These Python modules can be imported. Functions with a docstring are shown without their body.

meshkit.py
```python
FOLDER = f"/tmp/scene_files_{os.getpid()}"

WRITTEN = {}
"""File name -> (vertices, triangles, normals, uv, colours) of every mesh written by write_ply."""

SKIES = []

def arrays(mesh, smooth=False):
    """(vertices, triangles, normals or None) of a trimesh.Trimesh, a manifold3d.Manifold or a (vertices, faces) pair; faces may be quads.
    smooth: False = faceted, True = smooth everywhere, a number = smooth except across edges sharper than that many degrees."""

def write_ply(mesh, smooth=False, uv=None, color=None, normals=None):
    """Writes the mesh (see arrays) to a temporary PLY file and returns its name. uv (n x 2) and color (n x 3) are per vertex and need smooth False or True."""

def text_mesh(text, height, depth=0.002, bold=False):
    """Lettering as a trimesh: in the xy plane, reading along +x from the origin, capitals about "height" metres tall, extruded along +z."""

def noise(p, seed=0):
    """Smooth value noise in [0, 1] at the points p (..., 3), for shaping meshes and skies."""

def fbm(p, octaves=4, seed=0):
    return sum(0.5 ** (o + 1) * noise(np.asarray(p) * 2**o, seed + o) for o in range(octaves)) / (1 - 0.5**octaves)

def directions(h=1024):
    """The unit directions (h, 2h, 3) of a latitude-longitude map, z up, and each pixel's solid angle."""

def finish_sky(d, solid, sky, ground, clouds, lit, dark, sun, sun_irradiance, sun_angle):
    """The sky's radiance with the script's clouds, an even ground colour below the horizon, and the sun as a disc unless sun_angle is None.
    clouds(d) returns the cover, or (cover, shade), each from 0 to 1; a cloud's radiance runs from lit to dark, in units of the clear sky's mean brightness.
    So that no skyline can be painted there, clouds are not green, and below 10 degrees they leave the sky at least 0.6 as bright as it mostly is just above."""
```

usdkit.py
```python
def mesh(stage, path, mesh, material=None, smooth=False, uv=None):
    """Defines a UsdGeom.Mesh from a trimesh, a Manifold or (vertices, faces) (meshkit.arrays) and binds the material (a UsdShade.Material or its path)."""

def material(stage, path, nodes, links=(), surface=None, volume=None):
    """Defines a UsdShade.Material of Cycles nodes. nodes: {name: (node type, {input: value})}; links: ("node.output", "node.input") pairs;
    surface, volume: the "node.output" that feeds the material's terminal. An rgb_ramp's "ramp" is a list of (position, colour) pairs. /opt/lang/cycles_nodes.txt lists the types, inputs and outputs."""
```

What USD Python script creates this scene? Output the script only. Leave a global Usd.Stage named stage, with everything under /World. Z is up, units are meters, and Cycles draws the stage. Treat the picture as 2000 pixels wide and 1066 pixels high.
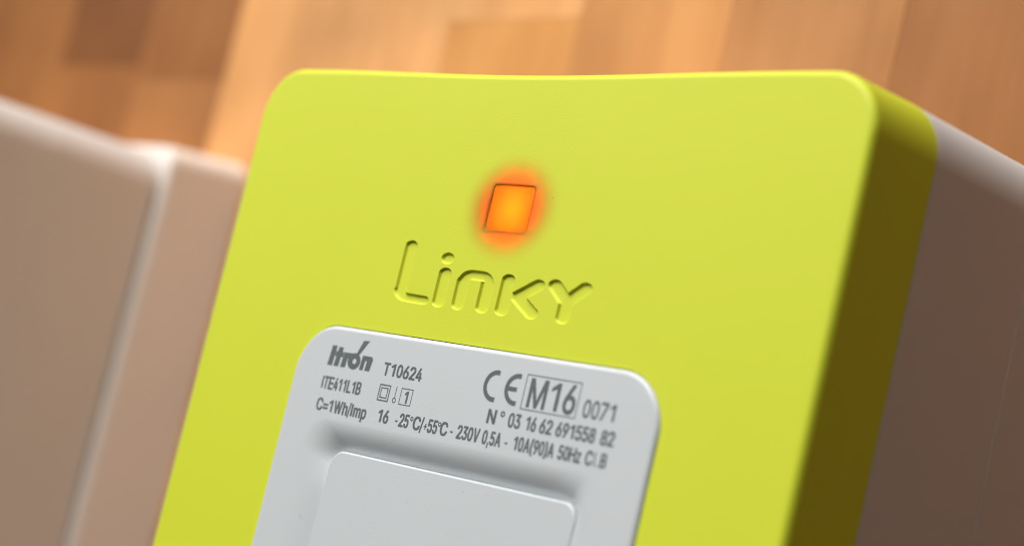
import math, random
import numpy as np, trimesh, usdkit, meshkit
from pxr import Usd, UsdGeom, UsdLux, Gf, Sdf, Vt
from shapely.geometry import Polygon, LineString, Point, box as sbox
from shapely import affinity
from shapely.ops import unary_union

random.seed(7); rng = np.random.default_rng(7)
stage = Usd.Stage.CreateInMemory()
UsdGeom.SetStageUpAxis(stage, UsdGeom.Tokens.z); UsdGeom.SetStageMetersPerUnit(stage, 1.0)
world = UsdGeom.Xform.Define(stage, '/World'); stage.SetDefaultPrim(world.GetPrim())
UsdGeom.Scope.Define(stage, '/World/Looks')
MM = 0.001

# ------------------------------------------------------------------ camera
R = np.array([[0.6864, 0.2307, -0.6896], [0.0762, -0.9660, -0.2472], [-0.7232, 0.1171, -0.6807]])
C = np.array([210.585, -63.951, 280.903]) * MM
cam = UsdGeom.Camera.Define(stage, '/World/Camera')
x, y, z = R[0], -R[1], -R[2]
z = z / np.linalg.norm(z); x = x - z * (x @ z); x /= np.linalg.norm(x); y = np.cross(z, x)
cam.AddTransformOp().Set(Gf.Matrix4d(*x, 0, *y, 0, *z, 0, *C, 1))
cam.CreateHorizontalApertureAttr(36.0); cam.CreateVerticalApertureAttr(36.0 * 545 / 1024)
cam.CreateFocalLengthAttr(36.0 * 3834.7 / 2000)
cam.CreateFStopAttr(10.6); cam.CreateFocusDistanceAttr(0.289)
cam.CreateClippingRangeAttr(Gf.Vec2f(0.01, 50))
cam.CreateExposureAttr(0.0)

# ------------------------------------------------------------------ lamps (soft window light from behind the meter, weak added fill from the right)
def rect(name, target, direction, dist, w, h, intensity, color):
    d = np.array(direction, float); d /= np.linalg.norm(d)
    p = np.array(target) + d * dist
    zz = d; xx = np.cross([0, 0, 1.0], zz); xx /= np.linalg.norm(xx); yy = np.cross(zz, xx)
    L = UsdLux.RectLight.Define(stage, '/World/' + name)
    L.AddTransformOp().Set(Gf.Matrix4d(*xx, 0, *yy, 0, *zz, 0, *p, 1))
    L.CreateWidthAttr(w); L.CreateHeightAttr(h); L.CreateIntensityAttr(intensity); L.CreateColorAttr(Gf.Vec3f(*color))
    return L
rect('window_light', (-0.02, 0, 0.05), (-0.13, 0.86, 0.60), 1.5, 1.25, 1.0, 9.15, (1.0, 0.985, 0.96))
rect('side_window_light', (-0.11, 0.03, 0.0), (-0.72, 0.48, 0.78), 1.5, 0.8, 0.7, 5.2, (1.0, 0.98, 0.95))
rect('added_fill_light', (0, 0, 0.05), (0.75, 0.45, 0.9), 2.0, 2.0, 2.0, 0.17, (1.0, 0.96, 0.90))  # added fill with no lamp there, lifts the walls facing right

# ------------------------------------------------------------------ materials
def M(name, nodes, links, surface='p.BSDF'):
    return usdkit.material(stage, '/World/Looks/' + name, nodes, links, surface=surface)
def plastic(name, col, rough, grain_scale, grain, spec=0.5, sss=0.0, vary=0.03, vscale=55.0):
    c2 = [max(0, v * (1 - vary)) for v in col]
    return M(name, {
        'g': ('geometry', {}),
        'n': ('noise_texture', {'scale': grain_scale, 'detail': 2.0, 'roughness': 0.6}),
        'v': ('noise_texture', {'scale': vscale, 'detail': 3.0, 'roughness': 0.55}),
        'mx': ('mix', {'color1': col, 'color2': c2}),
        'b': ('bump', {'strength': 1.0, 'distance': grain}),
        'p': ('principled_bsdf', {'roughness': rough, 'specular_ior_level': spec, 'subsurface_weight': sss, 'subsurface_scale': 0.0008, 'subsurface_radius': (1, 0.8, 0.5)}),
    }, [('g.position', 'n.vector'), ('g.position', 'v.vector'), ('v.fac', 'mx.fac'), ('mx.color', 'p.base_color'), ('n.fac', 'b.height'), ('b.normal', 'p.normal')])
BODY = plastic('warm_white_plastic', (0.71, 0.705, 0.70), 0.42, 2600, 0.00002)
BASE = plastic('beige_plastic', (0.87, 0.79, 0.725), 0.42, 2600, 0.00002)
LABEL = plastic('white_plastic', (0.63, 0.66, 0.68), 0.40, 2600, 0.000012)
PRINT = plastic('grey_print_ink', (0.085, 0.098, 0.105), 0.5, 9000, 0.0, vary=-0.7, vscale=2600.0)
DUSTM = plastic('brown_dust', (0.07, 0.055, 0.045), 0.9, 3000, 0.0)
LED = np.array([2.55, -21.35, 87.9]) * MM
LIME = (0.68, 0.745, 0.036)
# the lid is made translucent round the indicator to give its lamp a halo: there the plastic lets light through instead of reflecting it
M('lime_plastic', {
    'g': ('geometry', {}),
    'n': ('noise_texture', {'scale': 3400.0, 'detail': 2.0, 'roughness': 0.65}),
    'v': ('noise_texture', {'scale': 40.0, 'detail': 3.0}),
    'mx': ('mix', {'color1': LIME, 'color2': tuple(c * 0.965 for c in LIME)}),
    'b': ('bump', {'strength': 1.0, 'distance': 0.000022}),
    'p': ('principled_bsdf', {'roughness': 0.5, 'specular_ior_level': 0.35}),
    'gl': ('glossy_bsdf', {'color': (1, 1, 1), 'roughness': 0.35}),
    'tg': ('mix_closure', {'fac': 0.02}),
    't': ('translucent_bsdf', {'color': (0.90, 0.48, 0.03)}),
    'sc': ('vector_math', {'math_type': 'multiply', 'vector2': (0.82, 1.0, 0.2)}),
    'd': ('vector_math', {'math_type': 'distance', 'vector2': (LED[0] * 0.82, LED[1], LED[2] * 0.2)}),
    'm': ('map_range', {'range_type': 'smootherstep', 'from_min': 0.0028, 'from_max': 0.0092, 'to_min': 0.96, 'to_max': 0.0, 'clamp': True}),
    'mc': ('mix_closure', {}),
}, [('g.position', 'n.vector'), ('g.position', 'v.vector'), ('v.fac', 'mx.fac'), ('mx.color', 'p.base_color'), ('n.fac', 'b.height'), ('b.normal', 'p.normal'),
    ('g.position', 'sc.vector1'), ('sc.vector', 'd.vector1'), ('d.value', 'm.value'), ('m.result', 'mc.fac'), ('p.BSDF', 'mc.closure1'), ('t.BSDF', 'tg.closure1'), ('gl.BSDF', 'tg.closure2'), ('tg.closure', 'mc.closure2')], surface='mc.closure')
LIDM = '/World/Looks/lime_plastic'
M('orange_translucent_plastic', {
    'p': ('principled_bsdf', {'base_color': (0.85, 0.30, 0.02), 'roughness': 0.35}),
    't': ('translucent_bsdf', {'color': (1.0, 1.0, 0.35)}),
    'mc': ('mix_closure', {'fac': 0.85}),
}, [('p.BSDF', 'mc.closure1'), ('t.BSDF', 'mc.closure2')], surface='mc.closure')
WINDOWM = '/World/Looks/orange_translucent_plastic'
M('orange_lamp', {'e': ('emission', {'color': (1.0, 0.135, 0.005), 'strength': 48.0})}, [], surface='e.emission')
LAMPM = '/World/Looks/orange_lamp'
WOODS = []
def wood(i, a, b, rough):
    off = (i * 3.7, i * 1.3, i * 5.1)
    return M(f'wood_{"abcdefghijklmn"[i]}', {
        'g': ('geometry', {}),
        'mp': ('mapping', {'scale': (1, 0.10, 1), 'location': off}),
        'n': ('noise_texture', {'scale': 160.0, 'detail': 4.0, 'roughness': 0.6, 'distortion': 0.3}),
        'mp2': ('mapping', {'scale': (1, 0.22, 1), 'location': off}),
        'n2': ('noise_texture', {'scale': 45.0, 'detail': 3.0, 'roughness': 0.6, 'distortion': 0.8}),
        'ad': ('mix_float', {'fac': 0.55}),
        'r': ('rgb_ramp', {'ramp': [(0.0, b), (0.38, b), (0.62, a), (1.0, a)]}),
        'rr': ('map_range', {'from_min': 0.3, 'from_max': 0.7, 'to_min': rough + 0.06, 'to_max': rough - 0.04, 'clamp': True}),
        'n3': ('noise_texture', {'scale': 16.0, 'detail': 2.0, 'roughness': 0.5}),
        'lo': ('map_range', {'from_min': 0.3, 'from_max': 0.7, 'to_min': 0.72, 'to_max': 1.14, 'clamp': True}),
        'mu': ('vector_math', {'math_type': 'scale'}),
        'bp': ('bump', {'strength': 0.4, 'distance': 0.0002}),
        'p': ('principled_bsdf', {'specular_ior_level': 0.14}),
    }, [('g.position', 'mp.vector'), ('mp.vector', 'n.vector'), ('g.position', 'mp2.vector'), ('mp2.vector', 'n2.vector'), ('n.fac', 'ad.a'), ('n2.fac', 'ad.b'),
        ('ad.result', 'r.fac'), ('r.color', 'mu.vector1'), ('g.position', 'n3.vector'), ('n3.fac', 'lo.value'), ('lo.result', 'mu.scale'), ('mu.vector', 'p.base_color'), ('n2.fac', 'rr.value'), ('rr.result', 'p.roughness'), ('n.fac', 'bp.height'), ('bp.normal', 'p.normal')])
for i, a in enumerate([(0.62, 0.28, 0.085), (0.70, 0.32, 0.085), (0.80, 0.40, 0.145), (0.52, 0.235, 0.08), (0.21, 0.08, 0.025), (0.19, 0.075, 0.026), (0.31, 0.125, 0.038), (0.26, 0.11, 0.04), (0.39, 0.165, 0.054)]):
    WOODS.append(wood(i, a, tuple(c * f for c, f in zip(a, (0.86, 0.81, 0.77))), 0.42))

# ------------------------------------------------------------------ helpers
used = {}
def numbered(path):
    n = used.get(path, -1) + 1; used[path] = n
    return path if n == 0 else f'{path}_{n:03d}'
def obj(name, mesh, mat, parent='/World', smooth=False, label=None, kind=None):
    p = numbered(f'{parent}/{name}')
    if isinstance(mesh, trimesh.Trimesh):
        mesh = trimesh.Trimesh(np.array(mesh.vertices) * MM, np.array(mesh.faces), process=False)
    else:
        mesh = trimesh.Trimesh(np.asarray(mesh[0]) * MM, mesh[1], process=False)
    m = usdkit.mesh(stage, p, mesh, mat, smooth=smooth)
    if label: m.GetPrim().SetCustomDataByKey('label', label)
    if kind: m.GetPrim().SetCustomDataByKey('kind', kind)
    return p
def tag(prim, **k):
    for a, b in k.items(): prim.SetCustomDataByKey(a, b)

def rrect(x0, x1, y0, y1, r, sag=0.0, nc=14, ns=24):
    """points of a rounded rectangle, counter-clockwise, always the same count; sag bends the upper side inwards"""
    pts = []
    cs = [(x1 - r, y0 + r, -90), (x1 - r, y1 - r, 0), (x0 + r, y1 - r, 90), (x0 + r, y0 + r, 180)]
    for k, (cx, cy, a0) in enumerate(cs):
        for i in range(nc + 1):
            a = math.radians(a0 + 90 * i / nc); pts.append((cx + r * math.cos(a), cy + r * math.sin(a)))
        nx, ny, na = cs[(k + 1) % 4]
        s = np.array(pts[-1]); a = math.radians(na); e = np.array((nx + r * math.cos(a), ny + r * math.sin(a)))
        for i in range(1, ns):
            pts.append(tuple(s + (e - s) * i / ns))
    p = np.array(pts)
    if sag:
        t = np.clip((p[:, 0] - (x0 + x1) / 2) / ((x1 - x0) / 2 - r), -1, 1)
        up = np.clip((p[:, 1] - (y1 - 2 * r)) / (2 * r), 0, 1)
        p[:, 1] -= sag * (0.5 + 0.5 * np.cos(np.pi * t)) * (up > 0.45)
    return p
def loft(rings, cap_top=False, cap_bottom=False):
    """rings: list of (points n x 2, z); quads between them, caps triangulated"""
    n = len(rings[0][0]); V = []; F = []
    for p, z in rings: V.append(np.c_[p, np.full(n, z) if np.ndim(z) == 0 else z])
    for k in range(len(rings) - 1):
        a, b = k * n, (k + 1) * n
        for i in range(n):
            j = (i + 1) % n
            F += [(a + i, a + j, b + j), (a + i, b + j, b + i)]
    V = np.vstack(V)
    for flag, k, flip in ((cap_top, len(rings) - 1, False), (cap_bottom, 0, True)):
        if flag:
            v2, f2 = trimesh.creation.triangulate_polygon(Polygon(rings[k][0]), engine='earcut')
            f2 = orient(v2, f2, not flip); o = len(V)
            V = np.vstack([V, np.c_[v2, np.full(len(v2), rings[k][1])]]); F += [tuple(q) for q in f2 + o]
    return V, np.array(F)
def orient(v2, f, up=True):
    f = np.array(f); a = v2[f[:, 1]] - v2[f[:, 0]]; b = v2[f[:, 2]] - v2[f[:, 0]]
    neg = (a[:, 0] * b[:, 1] - a[:, 1] * b[:, 0] < 0) == up
    f[neg] = f[neg][:, ::-1]; return f
def join(*ms):
    V, F, o = [], [], 0
    for v, f in ms: V.append(np.asarray(v)); F.append(np.asarray(f) + o); o += len(v)
    return np.vstack(V), np.vstack(F)
def weld(m, digits=4):
    t = trimesh.Trimesh(m[0], m[1], process=False); t.merge_vertices(digits_vertex=digits)
    t.update_faces(t.nondegenerate_faces()); return t
def flat(poly, z, up=True):
    v, f = trimesh.creation.triangulate_polygon(poly, engine='earcut')
    return np.c_[v, np.full(len(v), z)], orient(v, f, up)
def shape_mesh(shape, z, h=0.02):
    return trimesh.util.concatenate([trimesh.creation.extrude_polygon(g, h, engine='earcut').apply_translation((0, 0, z)) for g in getattr(shape, 'geoms', [shape]) if g.area > 1e-6])

# ------------------------------------------------------------------ the table of wooden staves
table = UsdGeom.Xform.Define(stage, '/World/table').GetPrim()
tag(table, label='varnished orange-brown wooden table top made of staves, under the meters', category='table')
def stave(x0, x1, y0, y1, m, z):
    c = 0.10
    r = [(rrect(x0 + .015, x1 - .015, y0 + .015, y1 - .015, .4, nc=1, ns=1), -28.0), (rrect(x0 + .015, x1 - .015, y0 + .015, y1 - .015, .4, nc=1, ns=1), z - c),
         (rrect(x0 + .015 + c, x1 - .015 - c, y0 + .015 + c, y1 - .015 - c, .4, nc=1, ns=1), z)]
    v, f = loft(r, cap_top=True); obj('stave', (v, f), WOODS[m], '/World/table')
W = 41.5
TONE = {-6: 6, -5: 6, -4: 6, -3: 8, -2: 3, -1: 2, 0: 1, 1: 0, 2: 3, 3: 8, 4: 6, 5: 4, 6: 5, 7: 4, 8: 5, 9: 4}  # wood variation plus painted-in light, brightest mid-table and fading to the sides
ENDS = {0: [-160, 40.5], -3: [-190, 26], -4: [-150, 30], -2: [-200, 110], -1: [-120, 96], 1: [-170, 120], 2: [-130, 90], 3: [-180, 62], 4: [-140, 23]}
for k in range(-9, 10):
    x0 = -127.0 + W * k
    cuts = [-430.0] + ENDS.get(k, [-250 + rng.uniform(0, 160), 60 + rng.uniform(0, 90)]) + [330 + rng.uniform(-30, 30), 560]
    for j, (a, b) in enumerate(zip(cuts[:-1], cuts[1:])):
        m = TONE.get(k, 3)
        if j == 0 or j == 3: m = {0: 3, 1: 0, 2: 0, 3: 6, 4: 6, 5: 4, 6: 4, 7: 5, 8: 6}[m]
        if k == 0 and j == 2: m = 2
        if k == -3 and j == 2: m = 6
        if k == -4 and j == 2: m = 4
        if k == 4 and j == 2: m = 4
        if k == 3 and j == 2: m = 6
        if k >= 5: m = (8, 6, 8)[(k + j) % 3]  # out of view, tone picked for the light bounced onto the right walls
        if k in (-2, -1, 0, 1) and j == 1: m = {-2: 2, -1: 2, 0: 1, 1: 0}[k]  # kept bright between the meters to bounce light onto the left one
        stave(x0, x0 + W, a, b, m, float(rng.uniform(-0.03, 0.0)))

# ------------------------------------------------------------------ the meter (millimetres, back on z = 0, face at z = H)
H = 88.5
root = '/World/electricity_meter'
meter = UsdGeom.Xform.Define(stage, root).GetPrim(); used[root] = 0
tag(meter, label='lime-green fronted electricity meter with a glowing orange indicator and white rating plate', category='electricity meter',
    group='electricity meters lying on the table')
YB = -152.0        # lower end of the lid
def fillet(x0, x1, y0, y1, r, ztop, rad, sag=0.0, n=8):
    out = []
    for i in range(n + 1):
        a = math.pi / 2 * i / n; o = rad * (1 - math.cos(a))
        out.append((rrect(x0 + o, x1 - o, y0 + o, y1 - o, r - o, sag), ztop - rad + rad * math.sin(a)))
    return out
# --- lid: side wall, rounded edge, face with engraved patch and the opening for the rating plate
LX, SAG = 64.0, 0.85
wall = [(rrect(-LX - .35, LX + .35, YB - .35, .35, 8.8, SAG), 74.75)]
edge = fillet(-LX, LX, YB, 0.0, 8.5, H, 1.1, SAG)
shell = loft(wall + edge)
PLX0, PLX1, PLY0, PLY1, PLR = -37.3, 40.5, -135.0, -42.2, 8.3
gap = rrect(PLX0 - .10, PLX1 + .10, PLY0 - .10, PLY1 + .10, PLR + .10)
PX0, PX1, PY0, PY1, ST = -21.0, 26.04, -39.6, -13.62, 0.06
face = Polygon(edge[-1][0], [gap, [(PX0, PY0), (PX1, PY0), (PX1, PY1), (PX0, PY1)]])
facem = flat(face, H)
lip = loft([(gap, H - 2.0), (gap, H)]); lip = (lip[0], lip[1][:, ::-1])
# engraved word as strokes in a stretched space, plus the square recess of the indicator
KX = 1.66
def S(*p, r=0.78): return (LineString([(a / KX, b) for a, b in p]) if len(p) > 1 else Point(p[0][0] / KX, p[0][1])).buffer(r, 16)
def arc(c, r, a0, a1, n=8): return [(c[0] + KX * r * math.cos(math.radians(a0 + (a1 - a0) * i / n)), c[1] + r * math.sin(math.radians(a0 + (a1 - a0) * i / n))) for i in range(n + 1)]
stem = S((-17.0, -28.4), (-17.0, -35.3))
foot = LineString([(a / KX, b) for a, b in [(-17.0, -33.0), (-17.0, -35.0)]]).buffer(.78, 16)
foot2 = LineString([(a / KX, b) for a, b in [(-17.15, -35.0)] + arc((-15.5, -35.15), 1.2, 190, 268) + [(-11.3, -36.45)]]).buffer(.60, 16)
glyphs = [unary_union([stem, foot, foot2]), S((-8.19, -29.72), r=.80), S((-8.0, -32.0), (-8.0, -36.38)),
          unary_union([S((-3.68, -36.38), (-3.68, -32.9)), S((1.6, -36.38), (1.6, -32.9)),
                       LineString([(a / KX, b) for a, b in [(-3.55, -33.2)] + arc((-2.0, -32.75), .95, 170, 92) + arc((-0.0, -32.75), .95, 88, 10) + [(1.5, -33.2)]]).buffer(.66, 16)]),
          unary_union([S((5.75, -31.93), (5.75, -36.38)), S((8.3, -34.2), (12.0, -32.2)), S((8.3, -34.2), (11.9, -36.3)), LineString([(6.2 / KX, -34.2), (8.3 / KX, -34.2)]).buffer(.5, 8)]),
          unary_union([S((15.35, -31.93), (18.2, -34.1)), S((21.25, -31.9), (18.2, -34.1)), S((18.2, -34.1), (18.2, -36.38))])]
word = unary_union(glyphs)
gx, gy = np.arange(PX0, PX1 + ST / 2, ST), np.arange(PY0, PY1 + ST / 2, ST)
GX, GY = np.meshgrid(gx, gy, indexing='ij')
import shapely
def sdf(shape, X, Y):
    pts = shapely.points(X.ravel(), Y.ravel()); ins = shapely.contains(shape, pts)
    d = shapely.distance(shape.boundary, pts); return np.where(ins, d, -d).reshape(X.shape)
def soft(d, w):
    t = np.clip(d / w, 0, 1); return t * t * (3 - 2 * t)
near = (GY < -27) & (GY > -38.2)
dw = np.full(GX.shape, -1.0)
sel = GX[near] / KX, GY[near]
shapely.prepare(word)
dw[near] = sdf(word, *sel)
dw = np.where(dw > 0, dw, dw)
hz = H - 0.37 * soft(dw + 0.08, 0.19)
WX0, WX1, WY0, WY1 = -1.85, 6.95, -24.95, -17.95
def sd_rr(X, Y, x0, x1, y0, y1, r):
    qx = np.abs(X - (x0 + x1) / 2) - (x1 - x0) / 2 + r; qy = np.abs(Y - (y0 + y1) / 2) - (y1 - y0) / 2 + r
    return -(np.hypot(np.maximum(qx, 0), np.maximum(qy, 0)) + np.minimum(np.maximum(qx, qy), 0) - r)
dled = sd_rr(GX, GY, WX0, WX1, WY0, WY1, 0.7)
hz -= 0.24 * soft(dled + 0.12, 0.3)
nx_, ny_ = GX.shape
idx = np.arange(nx_ * ny_).reshape(nx_, ny_)
a, b, c, d = idx[:-1, :-1], idx[1:, :-1], idx[1:, 1:], idx[:-1, 1:]
hole = (dled[:-1, :-1] > 0.15) & (dled[1:, 1:] > 0.15) & (dled[1:, :-1] > 0.15) & (dled[:-1, 1:] > 0.15)
q = np.stack([a, b, c, d], -1)[~hole]
patch = (np.c_[GX.ravel(), GY.ravel(), hz.ravel()], np.vstack([q[:, [0, 1, 2]], q[:, [0, 2, 3]]]))
t = trimesh.Trimesh(*patch, process=False); t.remove_unreferenced_vertices(); patch = (np.array(t.vertices), np.array(t.faces))
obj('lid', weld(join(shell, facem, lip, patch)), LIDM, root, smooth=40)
# --- indicator: translucent window in the recess and the little lamp behind it
win = loft([(rrect(WX0 - .0, WX1 + .0, WY0 - .0, WY1 + .0, .65, nc=6, ns=2), H - .4), (rrect(WX0 - .0, WX1 + .0, WY0 - .0, WY1 + .0, .65, nc=6, ns=2), H - .15)], True, True)
obj('indicator_window', win, WINDOWM, root)
lamp = trimesh.creation.icosphere(2, 1.0); lamp.apply_scale((2.2, 1, 1)); lamp.apply_translation((LED[0] / MM + .3, LED[1] / MM, H - 4.3))
obj('indicator_lamp', lamp, LAMPM, root, smooth=True)
# --- rating plate: raised rim with rounded edge, shallow trough, then the raised inner cover
ZP = 88.95
prof = [(rrect(PLX0, PLX1, PLY0, PLY1, PLR), H - 1.6)] + fillet(PLX0, PLX1, PLY0, PLY1, PLR, ZP, .7)
TX0, TX1, TY0, TY1, TR = -31.2, 35.4, -129.0, -56.5, 5.0      # outer border of the trough: deep above the cover, shallow beside it
for t_ in np.linspace(0, 1, 32):
    o = 4.5 * t_
    p = rrect(TX0 + 7.5 * t_, TX1 - 5.9 * t_, TY0 + o, TY1 - o, TR - 2.4 * t_)
    k = np.clip((p[:, 1] + 66.5) / 5.5, 0, 1); k = k * k * (3 - 2 * k)
    side = np.clip((p[:, 0] + 24) / 53.0, 0, 1)
    deep = (0.85 + (0.36 - 0.85) * side) * (1 - k) + 1.85 * k * (1 - 0.93 * np.clip((p[:, 0] - 25.0) / 6.0, 0, 1))
    prof.append((p, ZP - deep * (1 - math.sqrt(1 - (0.70 * t_) ** 2)) / (1 - math.sqrt(1 - 0.70 ** 2))))
plate = root + '/rating_plate'
prof.append((prof[-1][0], ZP - 2.6))
obj('rating_plate', weld(loft(prof, cap_top=True)), LABEL, root, smooth=50)
CX0, CX1, CY0, CY1 = -23.6, 29.4, -122.0, -61.05
cover = loft([(rrect(CX0 - .1, CX1 + .1, CY0 - .1, CY1 + .1, 2.6), ZP - 2.5)] + fillet(CX0, CX1, CY0, CY1, 2.9, ZP - .35, .3), cap_top=True)
obj('display_cover', weld(cover), LABEL, plate, smooth=40)
# --- printing on the plate
ZT = ZP + 0.004
ADV = dict(zip('T=ELBC/WhImpVANM(),.HlzHi', [611, 584, 667, 556, 667, 722, 278, 944, 556, 278, 833, 556, 667, 667, 722, 833, 333, 333, 278, 278, 722, 222, 500, 722, 222]))
def glyph(ch, h, bold):
    """one upright grotesque character, height h, in a box as wide as its usual advance"""
    a = ADV.get(ch, 556) / 716 * h; st = (0.165 if bold else 0.12) * h
    if ch == '1':
        m = shape_mesh(Polygon([(.52 * a, 0), (.52 * a + st * 1.15, 0), (.52 * a + st * 1.15, h), (.52 * a + st * .2, h), (.16 * a, .80 * h), (.16 * a, .66 * h), (.52 * a, .78 * h)]), 0)
    elif ch in 'Il':
        m = shape_mesh(sbox(a / 2 - st * .58, 0, a / 2 + st * .58, h), 0)
    else:
        m = meshkit.text_mesh(ch, h, 0.02, bold); (l, _, _), (r, _, _) = m.bounds; v = np.array(m.vertices)
        b = (0.10 if ch in '.,/()' else 0.075) * a if ch not in '.,' else .3 * a
        v[:, 0] = b + (v[:, 0] - l) * (a - 2 * b) / (r - l); m = trimesh.Trimesh(v, m.faces, process=False)
    return m, a
def word_mesh(s, x0, x1, y, h, bold=False, slant=0.0):
    out, at = [], 0.0
    for ch in s:
        m, a = glyph(ch, h, bold); m.apply_translation((at, 0, 0)); at += a; out.append(m)
    m = trimesh.util.concatenate(out); (a, _, _), (b, _, _) = m.bounds
    v = np.array(m.vertices); v[:, 0] = x0 + (v[:, 0] - a) * (x1 - x0) / (b - a); v[:, 1] += y; v[:, 2] += ZT
    copies = [trimesh.Trimesh(v + (dx, 0, dz), m.faces, process=False) for dx, dz in ((-.05, 0), (.05, .003))] if h < 2.2 else [trimesh.Trimesh(v, m.faces, process=False)]
    return trimesh.util.concatenate(copies)
def line(*words, **k):
    k.setdefault('bold', True)
    return trimesh.util.concatenate([word_mesh(*w, **k) for w in words])
def printed(name, m): obj(name, m, PRINT, plate)
def frame(x0, x1, y0, y1, w): return sbox(x0, y0, x1, y1).difference(sbox(x0 + w, y0 + w, x1 - w, y1 - w))
# maker's mark: heavy condensed letters with a wedge rising from the o
def P_(*p): return Polygon(p)
logo = unary_union([P_((-29.4, -48.5), (-28.25, -48.5), (-27.95, -45.35), (-29.1, -45.35)),
    P_((-27.85, -48.5), (-26.75, -48.5), (-26.35, -45.45), (-27.45, -45.45)), P_((-27.95, -46.2), (-26.0, -46.2), (-26.1, -46.95), (-28.0, -46.95)),
    P_((-26.2, -48.5), (-25.05, -48.5), (-24.75, -46.15), (-25.9, -46.15)), P_((-25.3, -46.15), (-23.75, -46.15), (-23.95, -47.05), (-25.3, -47.05)),
    affinity.scale(Point(-23.2, -47.3).buffer(1, 24), 1.5, 1.28).difference(affinity.scale(Point(-23.1, -47.3).buffer(1, 16), .45, .42)),
    P_((-23.05, -46.3), (-22.3, -46.2), (-20.6, -43.85), (-22.0, -43.95)),
    P_((-21.6, -48.45), (-20.75, -48.45), (-20.5, -46.2), (-21.4, -46.2)), P_((-20.3, -48.45), (-19.15, -48.45), (-18.85, -46.6), (-19.2, -46.2), (-20.1, -46.2)), P_((-21.0, -46.2), (-19.2, -46.2), (-19.1, -46.95), (-21.2, -46.95)),
    ]).buffer(.0)
printed('maker_mark', shape_mesh(logo, ZT))
printed('printed_text', line(('T10624', -15.9, -7.1, -48.55, 1.88)))
printed('printed_text', line(('ITE411L1B', -29.55, -20.05, -52.2, 1.88)))
printed('printed_text', line(('C=1Wh/Imp', -29.55, -17.45, -55.62, 1.85)))
printed('printed_text', line(('16', -14.6, -12.2, -55.62, 1.9)))
B0 = -55.65
printed('printed_text', line(('25', -9.65, -7.55, B0, 1.9), ('C', -6.5, -4.95, B0, 1.9), ('/', -4.85, -4.3, B0, 1.9), ('55', -3.2, -1.15, B0, 1.9), ('C', -.45, 1.05, B0, 1.9)))
small = [sbox(-10.55, -55.1, -10.0, -54.85), Point(-7.0, -54.2).buffer(.34, 8).difference(Point(-7.0, -54.2).buffer(.16, 8)), Point(-.8, -54.2).buffer(.34, 8).difference(Point(-.8, -54.2).buffer(.16, 8)),
         sbox(-4.08, -55.02, -3.38, -54.84), sbox(-3.83, -55.35, -3.63, -54.5), sbox(1.75, -55.05, 2.3, -54.8), sbox(30.6, B0, 30.8, B0 + 1.9), sbox(31.12, B0, 31.38, B0 + .26), sbox(13.2, -55.1, 13.75, -54.85)]
printed('printed_sign', shape_mesh(unary_union(small), ZT))
printed('printed_text', line(('230V', 3.2, 7.85, B0, 1.9), ('0,5A', 8.6, 12.35, B0, 1.9)))
printed('printed_text', line(('10A(90)A', 15.0, 22.95, B0, 1.9), ('50Hz', 23.85, 28.1, B0, 1.9), ('C', 29.0, 30.25, B0, 1.9), ('B', 31.8, 32.85, B0, 1.9)))
printed('printed_text', line(('N', 8.6, 10.3, -52.65, 1.95), ('03', 12.95, 15.35, -52.65, 1.95), ('16', 16.5, 18.5, -52.65, 1.95), ('62', 19.25, 21.65, -52.65, 1.95), ('691558', 22.45, 29.85, -52.65, 1.95), ('82', 30.95, 33.4, -52.65, 1.95)))
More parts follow.
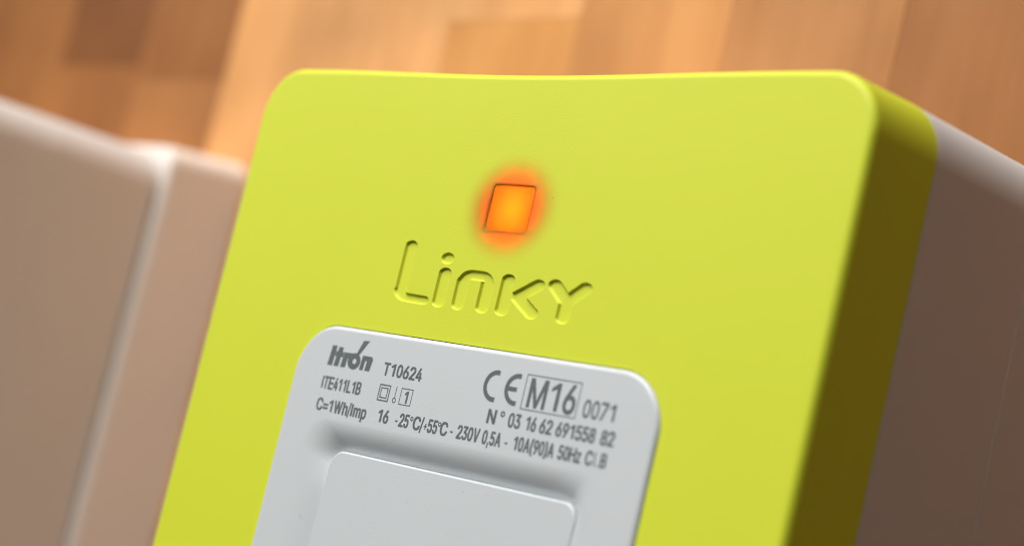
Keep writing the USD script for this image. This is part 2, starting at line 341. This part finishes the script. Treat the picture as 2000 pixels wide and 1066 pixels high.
printed('printed_sign', shape_mesh(Point(11.55, -51.05).buffer(.44, 12).difference(Point(11.55, -51.05).buffer(.2, 12)), ZT))
def ce(cx, mid):
    ring = Point(cx, -47.35).buffer(2.3, 32).difference(Point(cx, -47.35).buffer(1.62, 32)).intersection(sbox(cx - 3, -50, cx + .38, -44))
    g = affinity.scale(ring, 1.06, 1.0, origin=(cx, -47.35))
    return g if not mid else g.union(sbox(cx - 2.0, -47.67, cx - .0, -47.03))
printed('conformity_mark', shape_mesh(unary_union([ce(8.75, False), ce(13.15, True)]), ZT))
printed('printed_frame', shape_mesh(frame(14.6, 25.42, -49.92, -44.88, .14), ZT))
printed('printed_text', line(('M16', 15.6, 24.95, -49.4, 3.95)))
printed('printed_text', line(('0071', 26.55, 32.5, -49.45, 2.4)))
printed('insulation_symbol', shape_mesh(unary_union([frame(-15.84, -13.28, -52.48, -49.92, .20), frame(-15.38, -13.74, -52.02, -50.38, .17)]), ZT))
printed('printed_sign', shape_mesh(unary_union([Point(-11.93, -52.02).buffer(.42, 16).difference(Point(-11.93, -52.02).buffer(.27, 16)), sbox(-12.0, -51.62, -11.86, -49.92)]), ZT))
printed('printed_frame', shape_mesh(frame(-10.8, -8.12, -52.5, -49.96, .13), ZT))
printed('printed_text', line(('1', -9.75, -9.05, -52.2, 1.85)))
# --- housing under the lid: front housing, middle housing below the seam, wider back plate
def housing(o, z0, z1, rad, y_ext=0.0, r=8.9, flare=0.0, groove=None):
    base = [(rrect(-LX - o - flare, LX + o + flare, YB - 38 - o - flare, o + flare * .4, r), z0)]
    if groove: base = [(rrect(-LX + .9, LX - .9, YB - 37.1, -.9, r - 1.3), z0), (rrect(-LX + .9, LX - .9, YB - 37.1, -.9, r - 1.3), groove - .5), (rrect(-LX - o, LX + o, YB - 38 - o, o, r), groove)]
    return loft(base + fillet(-LX - o, LX + o, YB - 38 - o, o, r, z1, rad), cap_top=True, cap_bottom=True)
obj('front_housing', weld(housing(.34, 48.85, 74.6, .3)), BODY, root, smooth=40)
obj('middle_housing', weld(housing(.355, 19.0, 48.75, .12, groove=21.7)), BODY, root, smooth=40)
obj('back_plate', weld(housing(2.6, 0.05, 20.3, 1.7, r=5.0, flare=3.0)), BASE, root, smooth=40)
tc = loft([(rrect(-LX, LX, YB - 37.5, YB - 1.2, 6), 74.3)] + fillet(-LX, LX, YB - 37.5, YB - 1.2, 6, H - 2, 1.1), cap_top=True)
obj('terminal_cover', weld(tc), BODY, root, smooth=40)

# ------------------------------------------------------------------ second meter, further to the left
m2 = UsdGeom.Xform.Define(stage, numbered(root)); m2.AddTranslateOp().Set(Gf.Vec3d(-0.2592, 0.0003, 0))
p2 = m2.GetPrim(); p2.GetReferences().AddInternalReference(root); p2.SetInstanceable(True)
tag(p2, label='out-of-focus beige-white meter housing at the left, behind the lime-fronted meter', category='electricity meter', group='electricity meters lying on the table')

# ------------------------------------------------------------------ specks of dust on the plate and the lid
dust = []
for (px, py, pz, s) in [(2.1, -60.7, ZP - 2.2, .16), (9.5, -60.75, ZP - 2.3, .15), (14.6, -60.75, ZP - 2.3, .17), (-11.5, -59.3, ZP - 1.4, .13), (18.4, -60.7, ZP - 2.3, .13), (24.3, -60.6, ZP - 2.3, .12),
                        (10.9, -19.4, H, .13), (7.0, -62.9, ZP - .35, .12), (12.0, -62.6, ZP - .35, .10), (-27, -72.0, ZP, .14), (-4, -66, ZP - .35, .08), (-45, -75, H, .10)]:
    s_ = trimesh.creation.icosphere(1, s * .6); s_.apply_scale((1, rng.uniform(.6, 1), .6)); s_.apply_translation((px, py, pz)); dust.append(s_)
obj('dust', trimesh.util.concatenate(dust), DUSTM)
tag(stage.GetPrimAtPath('/World/dust'), label='tiny dark specks of dust on the rating plate and lime lid', category='dust', kind='stuff')
